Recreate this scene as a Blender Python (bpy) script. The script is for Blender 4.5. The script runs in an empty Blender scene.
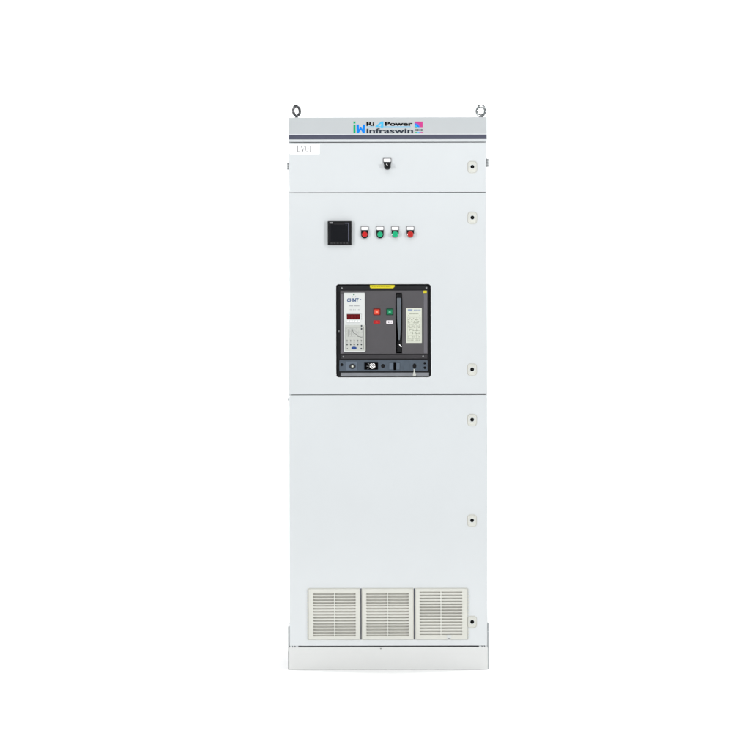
import bpy, bmesh, math, random
from mathutils import Vector, Matrix
random.seed(7)
SC = bpy.context.scene
COL = SC.collection
S = 0.004                                   # metres per photo pixel on the cabinet's front

# ------------------------------------------------------------------ camera
CAM_D = 9.0
cd = bpy.data.cameras.new('camera')
cam = bpy.data.objects.new('camera', cd); COL.objects.link(cam)
cam.location = ((375-388)*S, -CAM_D, (670-375)*S)
cam.rotation_euler = (math.radians(90), math.radians(0.11), 0)
cd.sensor_fit = 'HORIZONTAL'; cd.sensor_width = 36
cd.lens = 36*CAM_D/(750*S)
cd.clip_end = 200
SC.camera = cam

# ------------------------------------------------------------------ world, lamps, exposure
w = bpy.data.worlds.new('World'); SC.world = w; w.use_nodes = True
bg = w.node_tree.nodes['Background']
bg.inputs[0].default_value = (0.93, 0.97, 1.0, 1); bg.inputs[1].default_value = 0.31

# the studio hall: dark strip of hall at eye level beyond the floor, added bright band above to lighten the door reflections
wn = w.node_tree
wt = wn.nodes.new('ShaderNodeTexCoord'); wsep = wn.nodes.new('ShaderNodeSeparateXYZ'); wmr = wn.nodes.new('ShaderNodeMapRange')
wmr.inputs['From Min'].default_value = -0.2; wmr.inputs['From Max'].default_value = 0.4
wr = wn.nodes.new('ShaderNodeValToRGB'); els = wr.color_ramp.elements
def wpos_(z): return (z+0.2)/0.6
els[0].position = wpos_(-0.03); els[0].color = (.8, .86, .92, 1)
els[1].position = wpos_(0.4); els[1].color = (.242, .252, .26, 1)
for z, v in ((0.002, .01), (0.05, .01), (0.085, .85), (0.2, .85), (0.32, .26)):
    e = els.new(wpos_(z)); e.color = (v*.93, v*.97, v, 1)
wn.links.new(wt.outputs['Generated'], wsep.inputs[0]); wn.links.new(wsep.outputs['Z'], wmr.inputs['Value'])
wn.links.new(wmr.outputs['Result'], wr.inputs['Fac']); wn.links.new(wr.outputs['Color'], bg.inputs[0])
bg.inputs[1].default_value = 1.1

def area(name, loc, target, sx, sy, power, col=(1, 1, 1)):
    l = bpy.data.lights.new(name, 'AREA'); l.shape = 'RECTANGLE'; l.size = sx; l.size_y = sy
    l.energy = power; l.color = col
    o = bpy.data.objects.new(name, l); COL.objects.link(o)
    o.location = loc
    o.rotation_euler = (Vector(target)-Vector(loc)).to_track_quat('-Z', 'Y').to_euler()
    return o
area('softbox_left', (-4.0, -3.8, 1.85), (0, 0, 1.3), 0.4, 0.6, 128, (1, 0.995, 0.98))
area('softbox_right', (4.0, -3.8, 2.0), (0, 0, 1.3), 0.4, 0.6, 140, (1, 0.995, 0.98))
area('added_overhead_light', (0, -1.9, 3.7), (0, -1.0, 0), 3.0, 1.6, 37)  # added lamp that brightens the floor and the upper door
area('added_backdrop_light', (-4.3, 1.5, 4.6), (-1.3, 4.6, 1.2), 2.5, 1.2, 250)  # added pair of lamps that push backdrop and floor to white
area('added_backdrop_light', (4.3, 1.5, 4.6), (1.3, 4.6, 1.2), 2.5, 1.2, 250)
vs = SC.view_settings
vs.view_transform = 'Standard'; vs.look = 'None'; vs.exposure = 0.0; vs.gamma = 1.0

# ------------------------------------------------------------------ materials
def lin(v):
    v /= 255.0
    return v/12.92 if v <= 0.04045 else ((v+0.055)/1.055)**2.4
def mat(name, rgb, rough=0.5, metal=0.0, vary=0.03, scale=14.0, bump=0.0, bscale=900.0, spec=None, coat=0.0, emit=0.0, k=0.77):
    m = bpy.data.materials.new(name); m.use_nodes = True
    nt = m.node_tree; b = nt.nodes['Principled BSDF']
    c = [lin(x)*k for x in rgb]
    if spec is None: spec = 0.06 if 'ink' in name or 'print' in name else (0.5 if max(c) > 0.3 else 0.28)
    tc = nt.nodes.new('ShaderNodeTexCoord')
    n = nt.nodes.new('ShaderNodeTexNoise'); n.inputs['Scale'].default_value = scale; n.inputs['Detail'].default_value = 5
    nt.links.new(tc.outputs['Object'], n.inputs['Vector'])
    r = nt.nodes.new('ShaderNodeValToRGB')
    r.color_ramp.elements[0].position = 0.3; r.color_ramp.elements[1].position = 0.7
    r.color_ramp.elements[0].color = [x*(1-vary) for x in c]+[1]
    r.color_ramp.elements[1].color = [min(1, x*(1+vary)) for x in c]+[1]
    nt.links.new(n.outputs['Fac'], r.inputs['Fac']); nt.links.new(r.outputs['Color'], b.inputs['Base Color'])
    mr = nt.nodes.new('ShaderNodeMapRange')
    mr.inputs['To Min'].default_value = rough-0.05; mr.inputs['To Max'].default_value = rough+0.05
    nt.links.new(n.outputs['Fac'], mr.inputs['Value']); nt.links.new(mr.outputs['Result'], b.inputs['Roughness'])
    b.inputs['Metallic'].default_value = metal
    b.inputs['Specular IOR Level'].default_value = spec
    b.inputs['Coat Weight'].default_value = coat; b.inputs['Coat IOR'].default_value = 1.75 if 'coat' in name else 1.5; b.inputs['Coat Roughness'].default_value = 0.15 if 'coat' in name else 0.05
    if bump:
        n2 = nt.nodes.new('ShaderNodeTexNoise'); n2.inputs['Scale'].default_value = bscale
        nt.links.new(tc.outputs['Object'], n2.inputs['Vector'])
        bp = nt.nodes.new('ShaderNodeBump'); bp.inputs['Strength'].default_value = bump; bp.inputs['Distance'].default_value = 0.001
        nt.links.new(n2.outputs['Fac'], bp.inputs['Height'])
        if 'coat' in name:      # slight waviness of folded sheet steel
            n3 = nt.nodes.new('ShaderNodeTexNoise'); n3.inputs['Scale'].default_value = 3.2; n3.inputs['Detail'].default_value = 1
            b2 = nt.nodes.new('ShaderNodeBump'); b2.inputs['Strength'].default_value = 0.5; b2.inputs['Distance'].default_value = 0.012
            nt.links.new(tc.outputs['Object'], n3.inputs['Vector']); nt.links.new(n3.outputs['Fac'], b2.inputs['Height'])
            nt.links.new(b2.outputs['Normal'], bp.inputs['Normal'])
        nt.links.new(bp.outputs['Normal'], b.inputs['Normal'])
    if emit:
        b.inputs['Emission Color'].default_value = c+[1]; b.inputs['Emission Strength'].default_value = emit
    return m
M = dict(
    backdrop=mat('white_cyclorama', (250, 250, 250), 0.8, vary=0.004, scale=2, spec=0.2, k=1.0),
    paint=mat('light_grey_powder_coat', (215, 219, 221), 0.5, vary=0.012, scale=3.0, coat=1.0, bump=0.06, bscale=700),
    plinth=mat('plinth_powder_coat', (222, 223, 222), 0.45, vary=0.012, scale=4.0, bump=0.06, bscale=700),
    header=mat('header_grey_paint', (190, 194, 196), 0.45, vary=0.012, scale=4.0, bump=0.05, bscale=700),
    band=mat('slate_band', (80, 82, 98), 0.4, vary=0.03),
    inner=mat('dark_interior', (60, 62, 64), 0.6),
    ivory=mat('ivory_plastic', (217, 217, 209), 0.4, vary=0.015),
    ivory_lock=mat('lock_plastic', (214, 215, 208), 0.35, vary=0.015),
    ivory_deep=mat('grille_mesh', (208, 206, 197), 0.7, vary=0.03),
    white=mat('white_plastic', (246, 246, 246), 0.35, vary=0.01, k=0.9),
    sticker=mat('white_paper', (250, 250, 250), 0.6, vary=0.006, k=0.92),
    greytext=mat('grey_ink', (150, 150, 152), 0.6),
    chrome=mat('polished_steel', (168, 172, 172), 0.14, metal=1.0, vary=0.05, scale=60),
    chrome_dull=mat('zinc_steel', (205, 207, 207), 0.3, metal=1.0, vary=0.1, scale=90),
    steel=mat('shaded_steel', (118, 118, 120), 0.22, metal=1.0, vary=0.35, scale=110),  # left eye: colour darkened in place of shade and dark reflections
    rimgrey=mat('grey_holder', (138, 138, 140), 0.35),
    black=mat('black_plastic', (16, 16, 18), 0.3),
    hole=mat('hole_black', (4, 4, 5), 0.8, spec=0.03),
    screen=mat('meter_screen', (20, 21, 25), 0.15, spec=0.2),
    meter_line=mat('meter_print', (92, 94, 108), 0.5),
    red=mat('red_lens', (200, 8, 8), 0.3, coat=0.15),
    darkred=mat('dark_red_lens', (184, 24, 12), 0.3, coat=0.15),
    green=mat('green_lens', (0, 170, 118), 0.3, coat=0.15),
    ink=mat('black_ink', (14, 14, 16), 0.6),
    ink2=mat('charcoal_ink', (56, 62, 72), 0.6),
    logogreen=mat('green_ink', (20, 168, 112), 0.6),
    logoblue=mat('blue_ink', (22, 132, 234), 0.6),
    logosky=mat('sky_blue_ink', (80, 188, 232), 0.6),
    logopink=mat('pink_ink', (206, 70, 142), 0.6),
    logoviolet=mat('violet_ink', (130, 110, 200), 0.6),
    logocyan=mat('cyan_ink', (60, 178, 244), 0.6),
    acbframe=mat('breaker_black_frame', (28, 28, 31), 0.45, vary=0.1),
    acbstrip=mat('breaker_dark_strip', (56, 54, 57), 0.5, vary=0.05),
    acbface=mat('breaker_grey_cover', (82, 80, 83), 0.5, vary=0.03, scale=20, bump=0.15, bscale=1200),
    acbrim=mat('breaker_cover_rim', (104, 102, 108), 0.5),
    acbblue=mat('breaker_blue_grey', (78, 88, 99), 0.45, vary=0.06, scale=30),
    acbblue2=mat('breaker_blue_grey_light', (96, 107, 120), 0.45, vary=0.06, scale=30),
    rail=mat('aluminium_rail', (140, 143, 148), 0.45, metal=0.3, vary=0.08, scale=25),
    yellow=mat('yellow_label', (216, 202, 16), 0.5, vary=0.04, scale=150),
    yellow_ink=mat('yellow_label_print', (150, 128, 10), 0.6),
    ctrl=mat('controller_white', (216, 219, 217), 0.4, vary=0.01),
    ctrl2=mat('controller_grey', (192, 194, 188), 0.45, vary=0.02),
    ctrlink=mat('controller_print', (84, 86, 86), 0.6),
    ctrlink2=mat('controller_faint_print', (160, 162, 164), 0.6),
    ctrlled=mat('red_display', (92, 10, 14), 0.2, coat=0.3),
    ctrlled2=mat('red_display_digits', (125, 20, 24), 0.2),
    navy=mat('navy_ink', (24, 70, 124), 0.6),
    navy2=mat('navy_badge', (44, 74, 138), 0.5),
    cream=mat('cream_plate', (213, 216, 202), 0.5, vary=0.02, scale=80),
    creamink=mat('cream_plate_print', (145, 150, 134), 0.6),
    creamink2=mat('cream_plate_heading', (140, 156, 182), 0.6),
    btnred=mat('breaker_red_button', (220, 62, 34), 0.35),
    btnredrim=mat('breaker_red_rim', (110, 18, 14), 0.4),
    btngreen=mat('breaker_green_button', (8, 120, 78), 0.35),
    btngreenrim=mat('breaker_green_rim', (6, 66, 46), 0.4),
    indred=mat('indicator_red', (168, 14, 26), 0.35),
    indwhite=mat('indicator_white', (232, 226, 230), 0.35),
    pale=mat('pale_print', (250, 170, 150), 0.5),
    palegreen=mat('pale_green_print', (120, 200, 165), 0.5),
    handle=mat('handle_grey', (98, 104, 110), 0.4, vary=0.04),
    handle_dark=mat('handle_dark', (44, 47, 50), 0.4),
)

# ------------------------------------------------------------------ mesh builder
def P(px, py, y=0.0): return Vector(((px-388)*S, y, (670-py)*S))

def rr(x0, y0, x1, y1, r, n=5):
    """rounded rectangle outline in pixels as a function of an inset d"""
    def f(d=0.0):
        a0, b0, a1, b1 = x0+d, y0+d, x1-d, y1-d
        q = max(0.0, min(r-d, (a1-a0)/2-1e-4, (b1-b0)/2-1e-4))
        if r == 0: return [(a0, b0), (a1, b0), (a1, b1), (a0, b1)]
        q = max(q, 0.02)
        pts = []
        for cx, cy, s in ((a1-q, b0+q, -90), (a1-q, b1-q, 0), (a0+q, b1-q, 90), (a0+q, b0+q, 180)):
            for k in range(n+1):
                t = math.radians(s+90*k/n); pts.append((cx+q*math.cos(t), cy+q*math.sin(t)))
        return pts
    return f
def el(cx, cy, rx, ry=None, n=28):
    ry = rx if ry is None else ry
    def f(d=0.0): return [(cx+(rx-d)*math.cos(2*math.pi*k/n), cy+(ry-d)*math.sin(2*math.pi*k/n)) for k in range(n)]
    return f
def poly(pts):
    return lambda d=0.0: list(pts)

class MB:
    def __init__(self): self.bm = bmesh.new(); self.mats = []
    def mi(self, m):
        m = M[m]
        if m not in self.mats: self.mats.append(m)
        return self.mats.index(m)
    def loop(self, pts, y): return [self.bm.verts.new(P(a, b, y)) for a, b in pts]
    def band(self, A, B, mi, smooth=False):
        n = len(A)
        for k in range(n):
            f = self.bm.faces.new((A[k], A[(k+1) % n], B[(k+1) % n], B[k])); f.material_index = mi; f.smooth = smooth
    def fill(self, loops, mi):
        if len(loops) == 1:
            f = self.bm.faces.new(loops[0]); f.material_index = mi; return
        es = []
        for L in loops:
            for k in range(len(L)):
                a, b = L[k], L[(k+1) % len(L)]
                es.append(self.bm.edges.get((a, b)) or self.bm.edges.new((a, b)))
        g = bmesh.ops.triangle_fill(self.bm, edges=es, use_beauty=True)
        for f in g['geom']:
            if isinstance(f, bmesh.types.BMFace): f.material_index = mi
    def plate(self, outer, y0, y1, m, holes=(), bev=0.0, side=None):
        """solid plate from front y0 (towards camera) to back y1; bev in pixels"""
        mi = self.mi(m); ms = self.mi(side) if side else mi
        fronts, backs = [], []
        for o, sg in [(outer, 1)]+[(h, -1) for h in holes]:
            A = self.loop(o(sg*bev), y0)
            if bev:
                B1 = self.loop(o(sg*bev*0.3), y0+bev*0.3*S); B = self.loop(o(0), y0+bev*S)
                self.band(A, B1, mi, True); self.band(B1, B, mi, True)
            else: B = A
            C = self.loop(o(0), y1); self.band(B, C, ms, len(A) > 8)
            fronts.append(A); backs.append(C)
        self.fill(fronts, mi); self.fill(backs, ms)
        return self
    def ink(self, outer, y, m):
        self.fill([self.loop(outer(0), y)], self.mi(m)); return self
    def bar(self, x0, y0, x1, y1, y, m): return self.ink(rr(x0, y0, x1, y1, 0), y, m)
    def stroke(self, pts, wd, y, m):
        for (a, b), (c, d) in zip(pts, pts[1:]):
            L = math.hypot(c-a, d-b) or 1; nx, ny = -(d-b)/L*wd/2, (c-a)/L*wd/2
            y += 0.00002
            self.ink(poly([(a+nx, b+ny), (c+nx, d+ny), (c-nx, d-ny), (a-nx, b-ny)]), y, m)
        return self
    def box3(self, x0, x1, y0, y1, z0, z1, m):
        mi = self.mi(m)
        g = bmesh.ops.create_cube(self.bm, size=1, matrix=Matrix.Translation(((x0+x1)/2, (y0+y1)/2, (z0+z1)/2)) @ Matrix.Diagonal((x1-x0, y1-y0, z1-z0, 1)))
        for v in g['verts']:
            for f in v.link_faces: f.material_index = mi
        return self
    def text(self, s, x0, ytop, x1, ybot, y, m, bold=0.0, shear=0.0):
        cu = bpy.data.curves.new('txt', 'FONT'); cu.body = s; cu.offset = bold; cu.shear = shear; cu.resolution_u = 4
        ob = bpy.data.objects.new('txt', cu); COL.objects.link(ob)
        bpy.context.view_layer.update()
        me = bpy.data.meshes.new_from_object(ob.evaluated_get(bpy.context.evaluated_depsgraph_get()))
        bpy.data.objects.remove(ob); bpy.data.curves.remove(cu)
        xs = [v.co.x for v in me.vertices]; ys = [v.co.y for v in me.vertices]
        ax, bx, ay, by = min(xs), max(xs), min(ys), max(ys)
        mi = self.mi(m)
        vv = [self.bm.verts.new(P(x0+(v.co.x-ax)/(bx-ax)*(x1-x0), ybot-(v.co.y-ay)/(by-ay)*(ybot-ytop), y)) for v in me.vertices]
        for p in me.polygons:
            try:
                f = self.bm.faces.new([vv[i] for i in p.vertices]); f.material_index = mi
            except ValueError: pass
        bpy.data.meshes.remove(me)
        return self
    def build(self, name, parent=None, origin=(0, 0, 0), world=None):
        """world: absolute position of the object's origin; vertices are given in absolute coordinates"""
        o3 = Vector(world) if world is not None else Vector(origin)
        bmesh.ops.translate(self.bm, verts=self.bm.verts, vec=-o3)
        bmesh.ops.recalc_face_normals(self.bm, faces=self.bm.faces)
        # single-sheet inks must look at the camera
        me = bpy.data.meshes.new(name); self.bm.to_mesh(me); self.bm.free()
        for m in self.mats: me.materials.append(m)
        ob = bpy.data.objects.new(name, me); COL.objects.link(ob)
        ob.location = o3
        if parent: ob.parent = parent; ob.location = o3 - wpos(parent)
        return ob
def wpos(o):
    p = Vector(o.location)
    while o.parent: o = o.parent; p += o.location
    return p
def thing(name, label, cat, loc):
    o = bpy.data.objects.new(name, None); COL.objects.link(o); o.location = loc; o.empty_display_size = 0.1
    o['label'] = label; o['category'] = cat
    return o
def copy_part(src, parent, world):
    c = src.copy(); COL.objects.link(c); c.parent = parent; c.location = Vector(world)-wpos(parent)
    for ch in [k for k in list(bpy.data.objects) if k.parent == src]:
        d = ch.copy(); COL.objects.link(d); d.parent = c
    return c

# ------------------------------------------------------------------ setting: white studio sweep
def sweep():
    bm = bmesh.new()
    prof = [(-14, 0)] + [(3.5+1.8*math.sin(math.radians(a)), 1.8-1.8*math.cos(math.radians(a))) for a in range(0, 91, 6)] + [(5.3, 9)]
    rows = [[bm.verts.new((x, y, z)) for x in (-11, 11)] for y, z in prof]
    for a, b in zip(rows, rows[1:]):
        f = bm.faces.new((a[0], a[1], b[1], b[0])); f.smooth = True
    me = bpy.data.meshes.new('studio_backdrop'); bm.to_mesh(me); bm.free(); me.materials.append(M['backdrop'])
    o = bpy.data.objects.new('studio_backdrop', me); COL.objects.link(o)
    o['kind'] = 'structure'; o['label'] = 'seamless white studio floor and backdrop'
sweep()

# ------------------------------------------------------------------ the cabinet
XL, XR, DEP = 288.9, 487.4, 0.60
cab = thing('electrical_cabinet', 'tall light grey electrical switchgear cabinet with three doors, vents and lifting eyes', 'cabinet', (0, 0.3, 0))
xl, xr = P(XL, 0).x, P(XR, 0).x
b = MB(); t = 0.006
ztop = P(0, 117.6).z; zpl = P(0, 646).z
FY = 0.0215
b.box3(xl, xl+t, FY, DEP, 0.09, ztop, 'paint'); b.box3(xr-t, xr, FY, DEP, 0.09, ztop, 'paint')
b.box3(xl+t, xr-t, DEP-t, DEP, 0.09, ztop, 'paint')
b.box3(xl+t, xr-t, 0.0205, DEP-t, ztop-t, ztop-0.0003, 'paint')
b.box3(xl+t, xr-t, FY, DEP-t, 0.09, 0.094, 'paint')
b.build('cabinet_body', cab, world=(0, 0.3, 0.09))
b = MB()                                           # inner frame and shelves behind the joints
for yy in (142.3, 192.6, 394.4):
    b.box3(xl+t+.001, xr-t-.001, 0.026, DEP-.02, P(0, yy).z-0.014, P(0, yy).z+0.014, 'inner')
for x0, x1 in ((xl+t+.001, xl+t+.03), (xr-t-.03, xr-t-.001)):
    b.box3(x0, x1, 0.0245, 0.0255, 0.1, ztop-.01, 'inner')
b.build('inner_frame', cab, world=(0, 0.3, 0.1))

# header
DL, DR = 289.5, 486.8
b = MB(); b.plate(rr(289.3, 117.3, 487.4, 142.0, 0.5, 2), -0.001, 0.02, 'header', bev=0.35)
hd = b.build('header_panel', cab, world=P(388, 129, 0))
b = MB(); b.plate(rr(289.6, 134.9, 487.1, 139.3, 0), -0.0018, -0.0009, 'band')
b.build('dark_stripe', hd, world=P(388, 137, 0))
b = MB(); b.plate(rr(289.6, 133.9, 487.1, 134.75, 0), -0.0016, -0.0009, 'paint')
b.plate(rr(289.6, 139.45, 487.1, 140.6, 0), -0.0016, -0.0009, 'paint')
b.build('trim_strip', hd, world=P(388, 137, 0))
y = -0.0014
b = MB()
b.bar(353.9, 121.4, 356.0, 123.5, y, 'logogreen'); b.bar(353.9, 124.6, 356.0, 133.1, y, 'logogreen')
b.ink(poly([(356.9, 124.4), (359.4, 124.4), (359.6, 129.2), (361.3, 126.6), (363.0, 129.2), (363.2, 124.4), (365.6, 124.4), (365.3, 133.2), (363.4, 133.2), (361.3, 129.9), (359.1, 133.2), (357.1, 133.2)]), y, 'logoblue')
b.text('Ri', 366.9, 121.8, 374.8, 125.9, y, 'ink', bold=0.03)
b.text('Power', 385.3, 121.8, 413.2, 125.9, y, 'ink', bold=0.04)
b.ink(poly([(383.9, 121.4), (381.8, 121.4), (375.7, 126.6), (375.7, 127.7), (381.2, 127.7), (381.2, 128.2), (383.6, 128.2), (383.6, 127.7), (411, 127.7), (411, 126.5), (383.9, 126.5)]), y, 'logosky')
b.ink(poly([(381.6, 123.6), (381.4, 126.2), (378.5, 126.2)]), y-0.0002, 'header')
b.bar(367, 126.5, 374.3, 127.5, y, 'logosky')
b.text('infraswin', 366.9, 128.3, 413.6, 133.4, y, 'ink2', bold=0.028)
b.build('brand_lettering', hd, world=P(388, 128, 0))
b = MB()
b.bar(415.1, 121.6, 423.2, 128, y, 'logopink')
def quarter(r, sx=1, sy=1):
    return poly([(415.1, 128)] + [(415.1+r*1.15*math.sin(math.radians(a)), 128-r*math.cos(math.radians(a))) for a in range(0, 91, 9)])
b.ink(quarter(5.0), y-.0001, 'logoviolet'); b.ink(quarter(4.1), y-.0002, 'logoblue'); b.ink(quarter(3.0), y-.0003, 'logocyan')
b.bar(415.1, 126.9, 417.6, 128, y-.0004, 'logogreen')
for k, (x0, x1) in enumerate(((415.2, 416.2), (416.6, 417.3), (417.8, 418.9), (419.2, 419.6), (420, 421.2), (421.6, 422.9))):
    b.bar(x0, 129.2, x1, 131.1, y, 'ink2')
b.bar(415.1, 132.1, 417.6, 133.3, y, 'logogreen'); b.bar(417.6, 132.1, 419.6, 133.3, y, 'logocyan')
b.bar(419.6, 132.1, 421.2, 133.3, y, 'logoviolet'); b.bar(421.2, 132.1, 423.2, 133.3, y, 'logopink')
b.build('brand_emblem', hd, world=P(419, 128, 0))

# doors
def door(name, y0, y1, holes=(), DL=DL):
    b = MB(); b.plate(rr(DL, y0, DR, y1, 0.5, 3), 0.0, 0.02, 'paint', holes=holes, bev=0.4)
    return b.build(name, cab, world=P(388, (y0+y1)/2, 0))
top = door('upper_door', 142.65, 192.25)
HOLE = rr(336.3, 284.2, 430.9, 377.2, 2.6)
main = door('middle_door', 192.9, 394.15, [HOLE])
low = door('lower_door', 394.85, 645.9, [rr(311.5, 590.6, 356.4, 637.8, .5, 2), rr(364.6, 590.6, 409.6, 637.8, .5, 2), rr(417.9, 589.6, 463.0, 636.6, .5, 2)], 289.15)
top['label'] = 'short upper door with name tag and small black rotary switch'
main['label'] = 'middle door with meter, indicator buttons and breaker window'
low['label'] = 'tall plain lower door with three louvred vents'

# door locks
def lock_mesh(parent, cx, cy):
    o = P(cx, cy)
    b = MB()
    b.plate(rr(cx-4.75, cy-5.85, cx+4.75, cy+6.35, 3.1), -0.0012, 0.0005, 'ivory_deep')
    b.plate(rr(cx-4.4, cy-5.5, cx+4.4, cy+6.0, 2.8), -0.0042, 0.0005, 'ivory_lock', bev=0.7)
    b.plate(rr(cx-3.2, cy-4.0, cx+3.2, cy+4.6, 2.4), -0.0056, -0.004, 'ivory', bev=0.25)
    b.plate(el(cx, cy, 2.75), -0.0068, -0.0054, 'ctrl', holes=[el(cx, cy, 1.9)], bev=0.2)
    l = b.build('door_lock', parent, world=o)
    b = MB(); b.plate(el(cx, cy, 1.88), -0.0060, -0.0050, 'hole')
    b.plate(rr(cx-.25, cy-1.2, cx+.25, cy+1.2, 0.1, 2), -0.0068, -0.0055, 'inner')
    b.build('keyhole', l, world=o)
    return l
lk = lock_mesh(top, 472.7, 167)
for par, cx, cy in ((main, 472.6, 217.8), (main, 472.1, 369.6), (low, 472, 419.9), (low, 471.7, 520.5), (low, 471.6, 621.9)):
    copy_part(lk, par, P(cx, cy))

# name tag LV01
b = MB(); b.plate(rr(290.2, 143.6, 320.0, 153.9, 0.2, 2), -0.0008, 0.0, 'sticker')
tag_ = b.build('name_tag', top, world=P(305, 149, 0))
def _lv(b, y):
    T, B = 145.4, 151.4
    # L
    b.bar(297.6, T, 298.5, B, y, 'greytext'); b.bar(297, T, 299.2, T+.45, y, 'greytext'); b.bar(297, B-.45, 300.7, B, y, 'greytext'); b.bar(300.2, B-1.3, 300.7, B, y-.00003, 'greytext')
    # V
    b.stroke([(301.7, T), (303.3, B)], .9, y, 'greytext'); b.stroke([(305, T), (303.3, B)], .45, y, 'greytext')
    b.bar(301, T, 302.6, T+.4, y-.00003, 'greytext'); b.bar(304.3, T, 305.6, T+.4, y-.00003, 'greytext')
    # 0
    n = 24; cx, cy = 307.4, (T+B)/2
    for k in range(n):
        a0, a1 = 2*math.pi*k/n, 2*math.pi*(k+1)/n
        o = lambda a, rx, ry: (cx+rx*math.cos(a), cy+ry*math.sin(a))
        b.ink(poly([o(a0, 1.7, 3), o(a1, 1.7, 3), o(a1, .95, 2.6), o(a0, .95, 2.6)]), y, 'greytext')
    # 1
    b.bar(310.5, T, 311.35, B, y, 'greytext'); b.bar(309.8, B-.4, 312.1, B, y, 'greytext'); b.stroke([(310.6, T+.1), (309.7, T+1.2)], .45, y, 'greytext')
b = MB(); _lv(b, -0.00105); b.build('tag_lettering', tag_, world=P(305, 149, 0))
tag_['label'] = 'white name tag reading LV01'

# rotary switch on the upper door
sw = MB()
sw.plate(rr(383.2, 158.0, 391.9, 162.7, 1.0), -0.0035, 0, 'rimgrey', bev=0.2)
sw.plate(poly([(383.9, 162.2), (391.6, 162.2), (391.0, 165.2), (384.5, 165.2)]), -0.0045, 0, 'black')
sw.plate(el(387.8, 166.4, 3.4), -0.006, 0, 'black', bev=0.4)
sw = sw.build('rotary_switch', cab, world=P(387.8, 166, 0))
b = MB(); b.plate(rr(384.2, 158.9, 391.0, 161.8, 0.6), -0.0042, -0.0033, 'sticker'); b.build('legend_plate', sw, world=P(387.8, 160, 0))
b = MB(); b.plate(el(387.8, 166.4, 2.8), -0.022, -0.005, 'black', bev=0.7)
b.plate(poly([(385.6, 164.6), (386.3, 164.0), (390.0, 168.1), (389.3, 168.8)]), -0.027, -0.02, 'black')
b.stroke([(386.6, 164.6), (387.9, 166.0)], 0.55, -0.0273, 'white')  # highlight on the knob, painted as a white stroke
b.build('knob', sw, world=P(387.8, 166.4, 0))

# panel meter
b = MB()
b.plate(rr(328.0, 221.2, 352.0, 245.2, 0.7), -0.015, 0, 'black', bev=0.5)
mt = b.build('panel_meter', cab, world=P(340, 233, 0))
mt['label'] = 'square black digital meter with blank screen'
b = MB(); y = -0.0155
b.plate(rr(330.7, 224.3, 348.6, 241.6, 0.6), y, -0.0148, 'screen'); b.build('screen', mt, world=P(340, 233, 0))
b = MB(); y = -0.0161
b.stroke([(330.4, 241.2), (330.4, 224.6)], .45, y, 'acbstrip')
b.stroke([(348.9, 223.9), (348.9, 241.4)], .9, y, 'meter_line'); b.bar(345.2, 223.0, 349.2, 223.8, y, 'meter_line')
b.bar(334.2, 224.1, 345, 224.5, y, 'acbstrip')
b.bar(346.2, 224.5, 346.7, 225.8, y, 'meter_line')
b.bar(329.8, 222.2, 333.2, 223.7, y, 'rimgrey')
b.build('bezel_print', mt, world=P(340, 233, 0))
for k in range(6):
    cx = 331.7+3.18*k
    b = MB(); b.plate(rr(cx-.95, 242.6, cx+.95, 243.9, .4, 3), -0.0165, -0.0148, 'acbstrip', bev=.15); b.build('meter_key', mt, world=P(cx, 243.2, -0.012))

# push buttons / lamps
def button(cx, lens, ring, lab):
    b = MB()
    b.plate(rr(cx-4.0, 226.2, cx+4.0, 231.0, 1.0), -0.0035, 0, 'rimgrey', bev=0.2)
    if ring:
        b.plate(poly([(cx-3.6, 230.4), (cx+3.6, 230.4), (cx+3.6, 234.6)] + [(cx+3.6*math.cos(math.radians(a)), 234.6+3.9*math.sin(math.radians(a))) for a in range(10, 171, 10)] + [(cx-3.6, 234.6)]), -0.008, 0, 'black')
        b.plate(el(cx, 234.6, 3.3), -0.0095, -0.0075, 'black', bev=.4)
    else:
        b.plate(rr(cx-3.6, 230.4, cx+3.6, 234, .2, 2), -0.006, 0, 'black')
        b.plate(el(cx, 234.7, 3.35), -0.008, 0, 'chrome', bev=.4)
    o = b.build('push_button' if ring else 'indicator_lamp', cab, world=P(cx, 234.6, 0))
    o['label'] = lab
    b = MB(); b.plate(rr(cx-3.2, 227.1, cx+3.2, 229.9, 0.6), -0.0042, -0.0033, 'sticker'); b.build('legend_plate', o, world=P(cx, 228.5, 0))
    b = MB(); b.plate(el(cx, 234.55, 2.7 if ring else 3.0), -0.0155 if ring else -0.0175, -0.007, lens, bev=0.6)
    b.build('lens', o, world=P(cx, 234.6, 0))
button(365.0, 'red', True, 'red push button nearest the meter')
button(380.3, 'green', True, 'green push button in black ring')
button(395.4, 'green', False, 'green indicator lamp in bright ring')
button(410.6, 'darkred', False, 'red indicator lamp at the end of the row')

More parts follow.
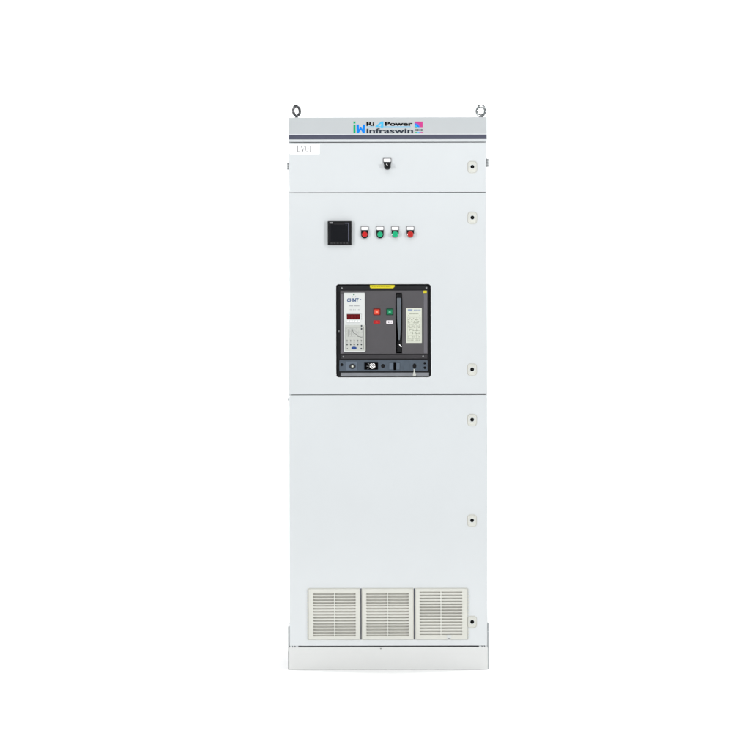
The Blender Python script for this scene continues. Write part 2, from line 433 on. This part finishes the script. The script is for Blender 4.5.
# vents
def vent(x0, x1, sx0, sx1, ys):
    y0, y1 = 588.0, 640.0; xm = (sx0+sx1)/2
    holes = []
    for k in range(15):
        c = ys+2.985*k
        for a, c2 in ((sx0, xm-.55), (xm+.55, sx1)):
            holes.append(rr(a, c-.85, c2, c+.85, 0))
    b = MB()
    b.plate(rr(x0+.9, y0+.9, x1-.9, y1-.9, .4, 2), -0.0075, -0.0040, 'ivory', holes=holes)
    # sloping frame round the face
    A = b.loop(rr(x0, y0, x1, y1, .8, 3)(0), -0.0005); B = b.loop(rr(x0, y0, x1, y1, .8, 3)(.95), -0.0072)
    b.band(A, B, b.mi('ivory'))
    C = b.loop(rr(x0, y0, x1, y1, .8, 3)(0), 0.001); b.band(C, A, b.mi('ivory'))
    # louvre blades sloping back behind each slot
    for k in range(15):
        c = ys+2.985*k
        for a, c2 in ((sx0-.2, xm-.5), (xm+.5, sx1+.2)):
            q = [P(a, c-.95, -.0045), P(c2, c-.95, -.0045), P(c2, c+1.1, .0005), P(a, c+1.1, .0005)]
            f = b.bm.faces.new([b.bm.verts.new(v) for v in q]); f.material_index = b.mi('ivory_deep')
    return b.build('vent_grille', low, world=P((x0+x1)/2, 614, 0))
v1 = vent(307.6, 360.0, 313.0, 355.2, 593.5)
v2 = vent(361.1, 413.35, 366.0, 408.2, 593.5)
v3 = vent(414.55, 467.2, 419.3, 461.6, 592.2)
for a, c in ((360.05, 361.05), (413.4, 414.5)):
    b = MB(); b.bar(a, 588.4, c, 639.6, -0.0008, 'band'); b.build('vent_joint', low, world=P((a+c)/2, 614, 0))
b = MB(); 
for k in range(17):
    yy = 589.3+3.05*k
    b.plate(poly([(307.7, yy), (306.6, yy+.4), (306.6, yy+1.2), (307.7, yy+1.6)]), -0.003, 0, 'ivory')
b.build('clip_teeth', v1, world=P(307, 614, 0))
for ks in (range(0, 9), range(13, 17)):
    b = MB()
    for k in ks:
        yy = 589.3+3.05*k
        b.plate(poly([(467.1, yy), (468.9, yy+.4), (468.9, yy+1.2), (467.1, yy+1.6)]), -0.003, 0, 'ivory')
    b.build('clip_teeth', v3, world=P(468, 589.3+3.05*ks[0], 0))
b = MB(); b.plate(rr(446.3, 634.8, 450.7, 639.4, .4, 3), -0.0088, -0.0070, 'ctrl', bev=.2); b.bar(447.0, 638.2, 450.0, 639.0, -0.0090, 'inner')
b.build('opening_tab', v3, world=P(448.5, 637, 0))

# plinth
b = MB()
b.plate(rr(288.6, 647.2, 487.2, 669.9, 0.4, 3), -0.0015, 0.004, 'plinth', bev=.35)
x0, x1 = P(288.6, 0).x, P(487.2, 0).x
b.box3(x0+.001, x0+.004, 0.0045, DEP, 0.0, 0.088, 'plinth'); b.box3(x1-.004, x1-.001, 0.0045, DEP, 0.0, 0.088, 'plinth')
b.box3(x0+.004, x1-.004, DEP-.004, DEP, 0.0, 0.088, 'plinth')
b.box3(x0+.05, x1-.05, 0.03, 0.032, 0.0, 0.0885, 'hole')
pl = b.build('plinth', cab, world=(0, 0.3, 0))
for a, c in ((289.5, 291.6), (292.4, 294), (295, 297.8), (478.4, 481), (482, 483.4), (484.4, 486.6)):
    b = MB()                      # small tabs that close the ends of the joint above the plinth
    b.plate(rr(a, 645.4, c, 647.6, 0), 0.003, 0.019, 'paint')
    b.build('joint_tab', pl, world=P((a+c)/2, 646.5, 0.01))
b = MB(); b.plate(el(380.3, 648.6, .55), -0.0028, -0.001, 'inner'); b.build('screw', pl, world=P(380.3, 648.6, 0))
# rear side skirts and hinge barrels that show at the silhouette
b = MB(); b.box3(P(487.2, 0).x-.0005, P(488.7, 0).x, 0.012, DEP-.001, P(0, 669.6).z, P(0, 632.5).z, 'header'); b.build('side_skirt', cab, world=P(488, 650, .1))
b = MB(); b.box3(P(287.82, 0).x, P(288.85, 0).x, 0.0045, DEP-.001, P(0, 646.5).z, P(0, 626.5).z, 'paint'); b.box3(P(287.82, 0).x, P(288.55, 0).x, 0.002, DEP-.001, P(0, 669.7).z, P(0, 646.6).z, 'plinth'); b.box3(P(287.45, 0).x, P(287.81, 0).x, 0.006, DEP-.001, P(0, 669.6).z, P(0, 626.5).z, 'rimgrey'); b.build('side_skirt', cab, world=P(288, 650, .1))  # outermost thin grey strip stands for the hinge's shadow line
def hinge(cx, y0, y1, m='chrome_dull'):
    b = MB()
    for k in range(3):
        a = y0+(y1-y0)*k/3; c = y0+(y1-y0)*(k+1)/3-.25
        bmesh.ops.create_cone(b.bm, cap_ends=True, segments=16, radius1=1.15*S, radius2=1.15*S, depth=(c-a)*S, matrix=Matrix.Translation(P(cx, (a+c)/2, .016)))
    b.mi(m); b.build('hinge', cab, world=P(cx, (y0+y1)/2, .016))
hinge(288.1, 162, 169.5); hinge(488.3, 158.5, 167); hinge(487.9, 623.4, 632, 'header'); hinge(288.4, 397.5, 401.5, 'header')

# lifting eyes
def eye(cx, cyc, R, H, rz, r, m):
    b = MB(); mi = b.mi(m)
    nu, nv = 36, 12; rows = []
    for i in range(nu):
        u = 2*math.pi*i/nu; row = []
        for j in range(nv):
            v = 2*math.pi*j/nv; q = (R+r*math.cos(v))*S
            row.append(b.bm.verts.new(Vector((q*math.cos(u), r*S*math.sin(v), q*math.sin(u)*H))))
        rows.append(row)
    for i in range(nu):
        for j in range(nv):
            f = b.bm.faces.new((rows[i][j], rows[(i+1) % nu][j], rows[(i+1) % nu][(j+1) % nv], rows[i][(j+1) % nv])); f.smooth = True
    zb = P(0, 117.5).z-P(0, cyc).z
    for rad, z0, z1 in ((2.3*S, zb, zb+.006), (1.5*S, zb+.005, zb+.012)):
        bmesh.ops.create_cone(b.bm, cap_ends=True, segments=20, radius1=rad, radius2=rad*.9, depth=z1-z0, matrix=Matrix.Translation((0, 0, (z0+z1)/2)))
    bmesh.ops.rotate(b.bm, verts=b.bm.verts, cent=(0, 0, 0), matrix=Matrix.Rotation(math.radians(rz), 3, 'Z'))
    bmesh.ops.translate(b.bm, verts=b.bm.verts, vec=P(cx, cyc, .045))
    return b.build('lifting_eye', cab, world=P(cx, cyc, .045))
eye(296.7, 109.5, 4.4, 1.08, 44, 1.45, 'steel')
eye(481.9, 109.8, 4.5, 1.1, -24, 1.4, 'chrome')

# ------------------------------------------------------------------ the circuit breaker (withdrawable, sits in the window)
cb = thing('circuit_breaker', 'dark grey withdrawable air circuit breaker showing through the cabinet door window', 'circuit breaker', P(383.5, 377, 0.16))
YF, YC = 0.010, 0.004       # frame front, cover front
b = MB()
b.plate(rr(337.0, 284.9, 430.2, 376.6, 1.6), YF+.004, 0.28, 'acbframe', bev=.4)
b.plate(rr(341.2, 285.4, 428.6, 290.3, .4, 3), YF, YF+.0045, 'acbframe', bev=.3)
fr = b.build('breaker_frame', cb, world=P(383.5, 377, .16))
b = MB()
b.plate(rr(340.4, 290.4, 427.8, 353.9, .5, 3), YC+.001, YF+.004, 'acbface', bev=.5, holes=[rr(396.2, 293.0, 402.1, 353.2, .2, 2)])
cv = b.build('front_cover', cb, world=P(384, 322, YF))
b = MB()
b.plate(rr(341.5, 354.9, 427.6, 358.7, .3, 3), YC+.003, YF+.0045, 'acbstrip', bev=.3); b.build('lower_strip', cb, world=P(384, 357, YF))
b = MB(); b.plate(rr(396.25, 293.05, 402.05, 353.15, 0), .0125, .0138, 'hole'); b.build('handle_slot', cv, world=P(399, 323, .013))
for a, c in ((340.9, 343.5), (423.9, 427.3)):
    b = MB(); b.plate(rr(a, 294.2, c, 353.3, .4, 3), YC, YC+.0012, 'acbrim', bev=.3); b.build('cover_rim', cv, world=P((a+c)/2, 323, YC))
# handle
b = MB()
def hsec(t):   # half-width profile of the lever from top to bottom
    return 2.15 if t < .45 else 2.15-1.25*((t-.45)/.55)**1.3
L, R_ = [], []
for k in range(15):
    t_ = k/14; yy = 298+42*t_
    L.append((399.2-hsec(t_)+.3*t_, yy)); R_.append((399.2+hsec(t_)-.1*t_, yy))
b.plate(poly(L+R_[::-1]), -0.002, .0125, 'handle', side='handle_dark')
b.bar(400.2, 299, 400.8, 330, -.0021, 'acbblue2')
hn = b.build('charging_handle', cb, world=P(399, 320, 0))
b = MB(); b.plate(rr(396.9, 294.4, 401.6, 297.6, .4, 3), .002, .0125, 'black', bev=.3); b.build('lever_cap', hn, world=P(399, 296, 0))
b = MB(); b.plate(poly([(397.6, 340.3), (401.2, 340.3), (401.5, 351.6), (397.3, 351.6)]), .006, .0125, 'black'); b.build('handle_pivot', hn, world=P(399, 340, 0))
b = MB(); b.plate(poly([(399.0, 344.0), (400.0, 344.4), (400.7, 345.6), (401.9, 346.3), (401.5, 347.2), (400.2, 346.5), (399.6, 345.4)]), .003, .0062, 'white'); b.build('handle_glint', hn, world=P(400, 345, 0))  # glint of light on the handle, shaped as a white sliver
# warning label on top
b = MB(); b.plate(poly([(370.1, 284.9), (394.9, 284.9), (394.9, 286.6), (393.3, 288.1), (371.2, 288.1), (370.1, 287.2)]), YF-.0012, YF+.0001, 'yellow')
for k in range(11):
    x = 372+1.75*k
    b.bar(x, 286.3, x+1.2, 286.75, YF-.0014, 'yellow_ink')
b.build('warning_label', cb, world=P(382, 286, YF))
b = MB(); b.plate(rr(423.6, 290.7, 426.9, 293.1, .2, 2), YC-.0002, YC+.0011, 'yellow'); b.bar(424.9, 291.2, 425.1, 292.7, YC-.0004, 'yellow_ink'); b.build('yellow_sticker', cb, world=P(425, 292, YC))
# screws
def screw(cx, cy, yy):
    b = MB(); b.plate(el(cx, cy, .8), yy-.0012, yy+.0005, 'chrome_dull', bev=.2); b.bar(cx-.55, cy-.12, cx+.55, cy+.12, yy-.0014, 'black')
    return b.build('screw', cb, world=P(cx, cy, yy))
sc = screw(341.9, 287.9, YF)
for cx, cy, yy in ((426.5, 287.8, YF), (339.0, 331.0, YF+.003), (343.4, 356.6, YC+.003), (423.2, 356.4, YC+.003)): copy_part(sc, cb, P(cx, cy, yy))
# control unit
b = MB(); yb = YC-.003
b.plate(rr(344.1, 292.7, 364.9, 352.0, .5, 3), yb, YC+.002, 'ctrl', bev=.3)
b.plate(rr(345.2, 325.0, 365.7, 350.9, .3, 3), yb-.001, YC+.002, 'ctrl2', bev=.2)
cu = b.build('control_unit', cb, world=P(354, 322, YC))
cu['label'] = 'tall white electronic trip unit with small red display'
b = MB(); b.plate(rr(346.9, 314.1, 360.1, 319.4, .2, 2), yb-.0006, yb+.0002, 'ctrlled')
for k in range(4):
    x = 348.4+2.9*k
    for q in ((x, 315.2, x+1.6, 315.5), (x, 316.6, x+1.6, 316.9), (x, 318, x+1.6, 318.3), (x-.05, 315.3, x+.25, 318.2), (x+1.35, 315.3, x+1.65, 318.2)):
        b.bar(*q, yb-.0008, 'ctrlled2')
b.build('display', cu, world=P(353, 317, YC))
b = MB(); y = yb-.0003
b.text('CHNT', 347.2, 298.2, 358.9, 301.9, y, 'navy', bold=.035, shear=.1)
b.ink(el(360.9, 299.4, .45), y, 'navy')
b.ink(el(354.1, 294.5, .85), y, 'btngreen'); b.ink(el(352.6, 296.4, .3), y, 'ctrlink2'); b.ink(el(355.8, 296.4, .3), y, 'ctrlink2')
for x0, x1 in ((349.3, 353), (354.1, 359.6)):
    x = x0
    while x < x1-.4: b.bar(x, 305.2, x+.55, 306.3, y, 'ctrlink2'); x += .8
for x in (350, 350.9, 353.2, 355.2, 358.2, 359): b.bar(x, 309.1, x+.5, 310.1, y, 'ctrlink2')
for k in range(5): b.ink(el(361.7, 314.6+1.2*k, .32), y, 'ctrlink2')
b.bar(346.8, 313.6, 361.9, 313.85, y, 'ctrlink2')
for k in range(5): b.ink(el(348.2+2.7*k, 321.2, .75), y-.0004, 'white')
for k in range(22): b.bar(346.7+.62*k, 322.6, 347.05+.62*k, 323.1, y, 'ctrlink2')
y2 = yb-.0013
# dark frame, curves and dip switches of the lower half
b.stroke([(346.6, 327.2), (361.5, 327.2)], .3, y2, 'ctrlink')
b.stroke([(345.9, 327.3), (345.9, 349.6)], .35, y2, 'ctrlink'); b.stroke([(363.6, 326.6), (363.6, 349.6)], .3, y2, 'ctrlink')
for px_ in (349.6, 353.0):
    b.stroke([(px_-1.4, 329), (px_-1.4, 336.5)], .3, y2, 'ctrlink'); b.stroke([(px_+.2, 329), (px_+.2, 335)], .3, y2, 'ctrlink2')
b.stroke([(352.6, 329.2), (353.0, 331.6), (354.6, 333.2), (356.3, 334.4), (357.6, 336.1), (360.8, 337.1), (362.4, 337.1)], .45, y2, 'ctrlink')
b.stroke([(354.6, 329.2), (355.4, 331), (358, 332.4), (361, 333)], .3, y2, 'ctrlink2')
for k in range(2): b.ink(el(361.6, 325.9+2.9*k, .8), y2, 'ink2')
for r_ in range(7):
    for c_ in range(14):
        if random.random() < .55:
            x = 346.7+c_*1.18+random.uniform(-.1, .1); yy = 328.2+r_*1.35
            b.bar(x, yy, x+.55, yy+.5, y2+.00005, 'ctrlink2')
for r_, yy in enumerate((340.8, 344.6)):
    for k in range(5):
        x = 347.2+3.55*k
        b.ink(el(x, yy, .75), y2, 'ctrlink'); b.ink(el(x, yy, .3), y2-.0001, 'ink2')
        b.bar(x-.9, yy+1.5, x+.9, yy+1.75, y2, 'ctrlink2'); b.bar(x-.9, yy-1.6, x+.5, yy-1.35, y2, 'ctrlink2')
b.ink(el(361.3, 348.6, .8), y2, 'ink2'); b.ink(el(347.4, 348.4, .5), y2, 'ctrlink')
b.ink(el(354.1, 348.0, 2.7, 1.4), y2-.0001, 'navy2')
b.build('unit_print', cu, world=P(354, 322, YC))
# on/off buttons and flags
def acb_btn(cx, rim, face, ink, name, lab):
    b = MB(); b.plate(rr(cx-3.6, 308.4, cx+3.6, 315.2, .7), YC-.001, YC+.002, rim, bev=.3)
    o = b.build(name, cb, world=P(cx, 312, YC)); o['label'] = lab
    b = MB(); b.plate(rr(cx-2.7, 309.4, cx+2.7, 314.5, .8), YC-.005, YC, face, bev=.5)
    y = YC-.0053
    b.stroke([(cx-1.5, 310.9), (cx+1.4, 313.1)], .5, y, ink); b.stroke([(cx+1.5, 310.8), (cx-1.5, 313.2)], .5, y+.0001, ink)
    b.build('button_cap', o, world=P(cx, 312, YC))
acb_btn(377.0, 'btnredrim', 'btnred', 'pale', 'push_button', 'red opening button of the breaker')
acb_btn(389.9, 'btngreenrim', 'btngreen', 'palegreen', 'push_button', 'green closing button of the breaker')
b = MB(); b.plate(rr(373.5, 320.2, 380.3, 323.9, .8), YC+.0002, YC+.002, 'indred', bev=.2); b.bar(376.2, 321.1, 377.6, 321.5, YC-.0001, 'btnred'); b.bar(375.6, 322.4, 378.2, 322.8, YC-.0001, 'btnred')
b.build('status_window', cb, world=P(377, 322, YC))['label'] = 'red status window'
b = MB(); b.plate(rr(386.3, 320.3, 393.2, 323.9, 1.0), YC+.0002, YC+.002, 'indwhite', bev=.2); b.bar(388.5, 321.3, 389.2, 322.9, YC-.0001, 'ink2'); b.bar(391.2, 321.6, 391.7, 322.6, YC-.0001, 'ink2')
b.build('status_window', cb, world=P(390, 322, YC))['label'] = 'white status window'
# rating plate
b = MB(); b.plate(rr(406.2, 308.2, 421.9, 342.9, .2, 2), YC, YC+.0012, 'cream')
rp = b.build('rating_plate', cb, world=P(414, 325, YC)); rp['label'] = 'cream rating plate with fine print'
b = MB(); y = YC-.0002
b.bar(408, 309.3, 412.6, 311.2, y, 'creamink2'); b.ink(poly([(413.4, 311.1), (414.6, 309.3), (415.4, 311.1)]), y, 'creamink2')
for k in range(6): b.bar(414.9+.95*k+.4, 309.6, 415.5+.95*k+.4, 310.9, y, 'creamink2')
for k in range(10): b.bar(409.4+.95*k, 313.3, 410.0+.95*k, 314.3, y, 'creamink')
b.ink(el(420.0, 315.9, .5), y, 'ink2'); b.ink(el(408.7, 315.7, .4), y, 'creamink')
for yy in (317.2, 321.9, 327.4, 333.2, 338.5): b.bar(407.6, yy, 420.6, yy+.16, y, 'creamink')
for xx in (407.6, 412.2, 416.4, 420.5): b.bar(xx, 317.2, xx+.15, 341.5, y-.0001, 'creamink')
b.bar(407.6, 341.4, 420.6, 341.55, y, 'creamink')
for r_ in range(15):
    yy = 318.0+1.55*r_; x = 408.1
    while x < 419.8:
        l = random.uniform(.4, 1.5)
        if random.random() < .68: b.bar(x, yy, min(x+l, 420.1), yy+.6, y-.00005, 'creamink')
        x += l+.4
b.build('plate_print', rp, world=P(414, 325, YC))
# racking panel below
b = MB()
b.plate(rr(339.3, 360.2, 427.8, 371.3, .8, 4), YC+.002, YF+.005, 'acbblue', bev=.4,
        holes=[el(341.8, 364.7, 1.45), el(383.0, 366.0, 1.95), el(414.6, 366.1, 1.85, 2.5), el(424.8, 363.3, 1.25), el(424.8, 367.9, 1.25)])
rk = b.build('racking_panel', cb, world=P(384, 366, YC))
for x0, x1 in ((345.8, 357.2), (357.9, 363.6), (403.3, 410.0), (420.3, 422.4)):
    b = MB(); b.plate(rr(x0, 361.6, x1, 370.2, .3, 2), YC+.0012, YC+.0021, 'acbblue2' if x0 < 350 else 'acbblue', bev=.15)
    b.build('inlay_plate', rk, world=P((x0+x1)/2, 366, YC))
b = MB(); b.plate(el(352.5, 366.4, 3.2, 2.7), YC-.002, YC+.002, 'handle_dark', bev=.5); b.plate(el(352.5, 366.4, 1.9, 1.7), YC-.003, YC-.0015, 'ctrlink', bev=.3)
b.plate(el(352.5, 366.4, 1.0, .9), YC-.0036, YC-.0029, 'cream'); b.build('key_lock', rk, world=P(352.5, 366.4, YC))
b = MB(); b.plate(rr(364.3, 362.0, 378.0, 369.7, .2, 2), YC+.0005, YC+.0022, 'hole')
b.stroke([(367.6, 363.0), (370.3, 365.2)], .3, YC+.0002, 'ctrlink2'); b.stroke([(366.6, 366.3), (369.2, 366.3)], .3, YC+.0002, 'ctrlink2'); b.stroke([(367.6, 369.0), (369.6, 367.4)], .3, YC+.0002, 'ctrlink2')
dl = b.build('position_window', rk, world=P(371, 366, YC))
b = MB(); b.plate(el(372.5, 365.9, 2.85), YC-.0012, YC+.001, 'white', bev=.2)
for d in (-1.25, .35, 1.75):
    b.stroke([(372.5-2.0+d*.75, 365.9-2.1-d*.6+.5), (372.5+1.9+d*.5, 365.9+1.7-d*.9)], .65, YC-.0015, 'hole')
b.build('position_dial', rk, world=P(372.5, 366, YC))
b = MB(); b.plate(rr(388.5, 362.0, 400.3, 370.0, .6, 3), YC+.0008, YC+.0022, 'acbblue', bev=.2)
b.plate(rr(389.4, 362.8, 393.2, 369.3, .4, 3), YC, YC+.001, 'acbblue2', bev=.2); b.plate(rr(396.4, 362.8, 399.6, 369.3, .4, 3), YC, YC+.001, 'acbblue2', bev=.2)
b.plate(rr(393.6, 362.1, 395.9, 370.1, .3, 3), YC-.0012, YC+.001, 'hole'); b.build('slide_latch', rk, world=P(394, 366, YC))
b = MB(); b.plate(rr(340.6, 372.6, 429.2, 376.4, .5, 3), YC+.003, YF+.006, 'rail', bev=.6); b.build('base_rail', cb, world=P(384, 374, YC))
b = MB()
b.plate(poly([(413.6, 369.2), (414.9, 369.2), (414.9, 371.6), (416.2, 374.4), (415.8, 376.2), (412.8, 376.2), (412.9, 373.8), (413.8, 371.6)]), YC-.0005, YC+.0025, 'ctrl2')
b.build('key_tag', cb, world=P(414.5, 373, YC))
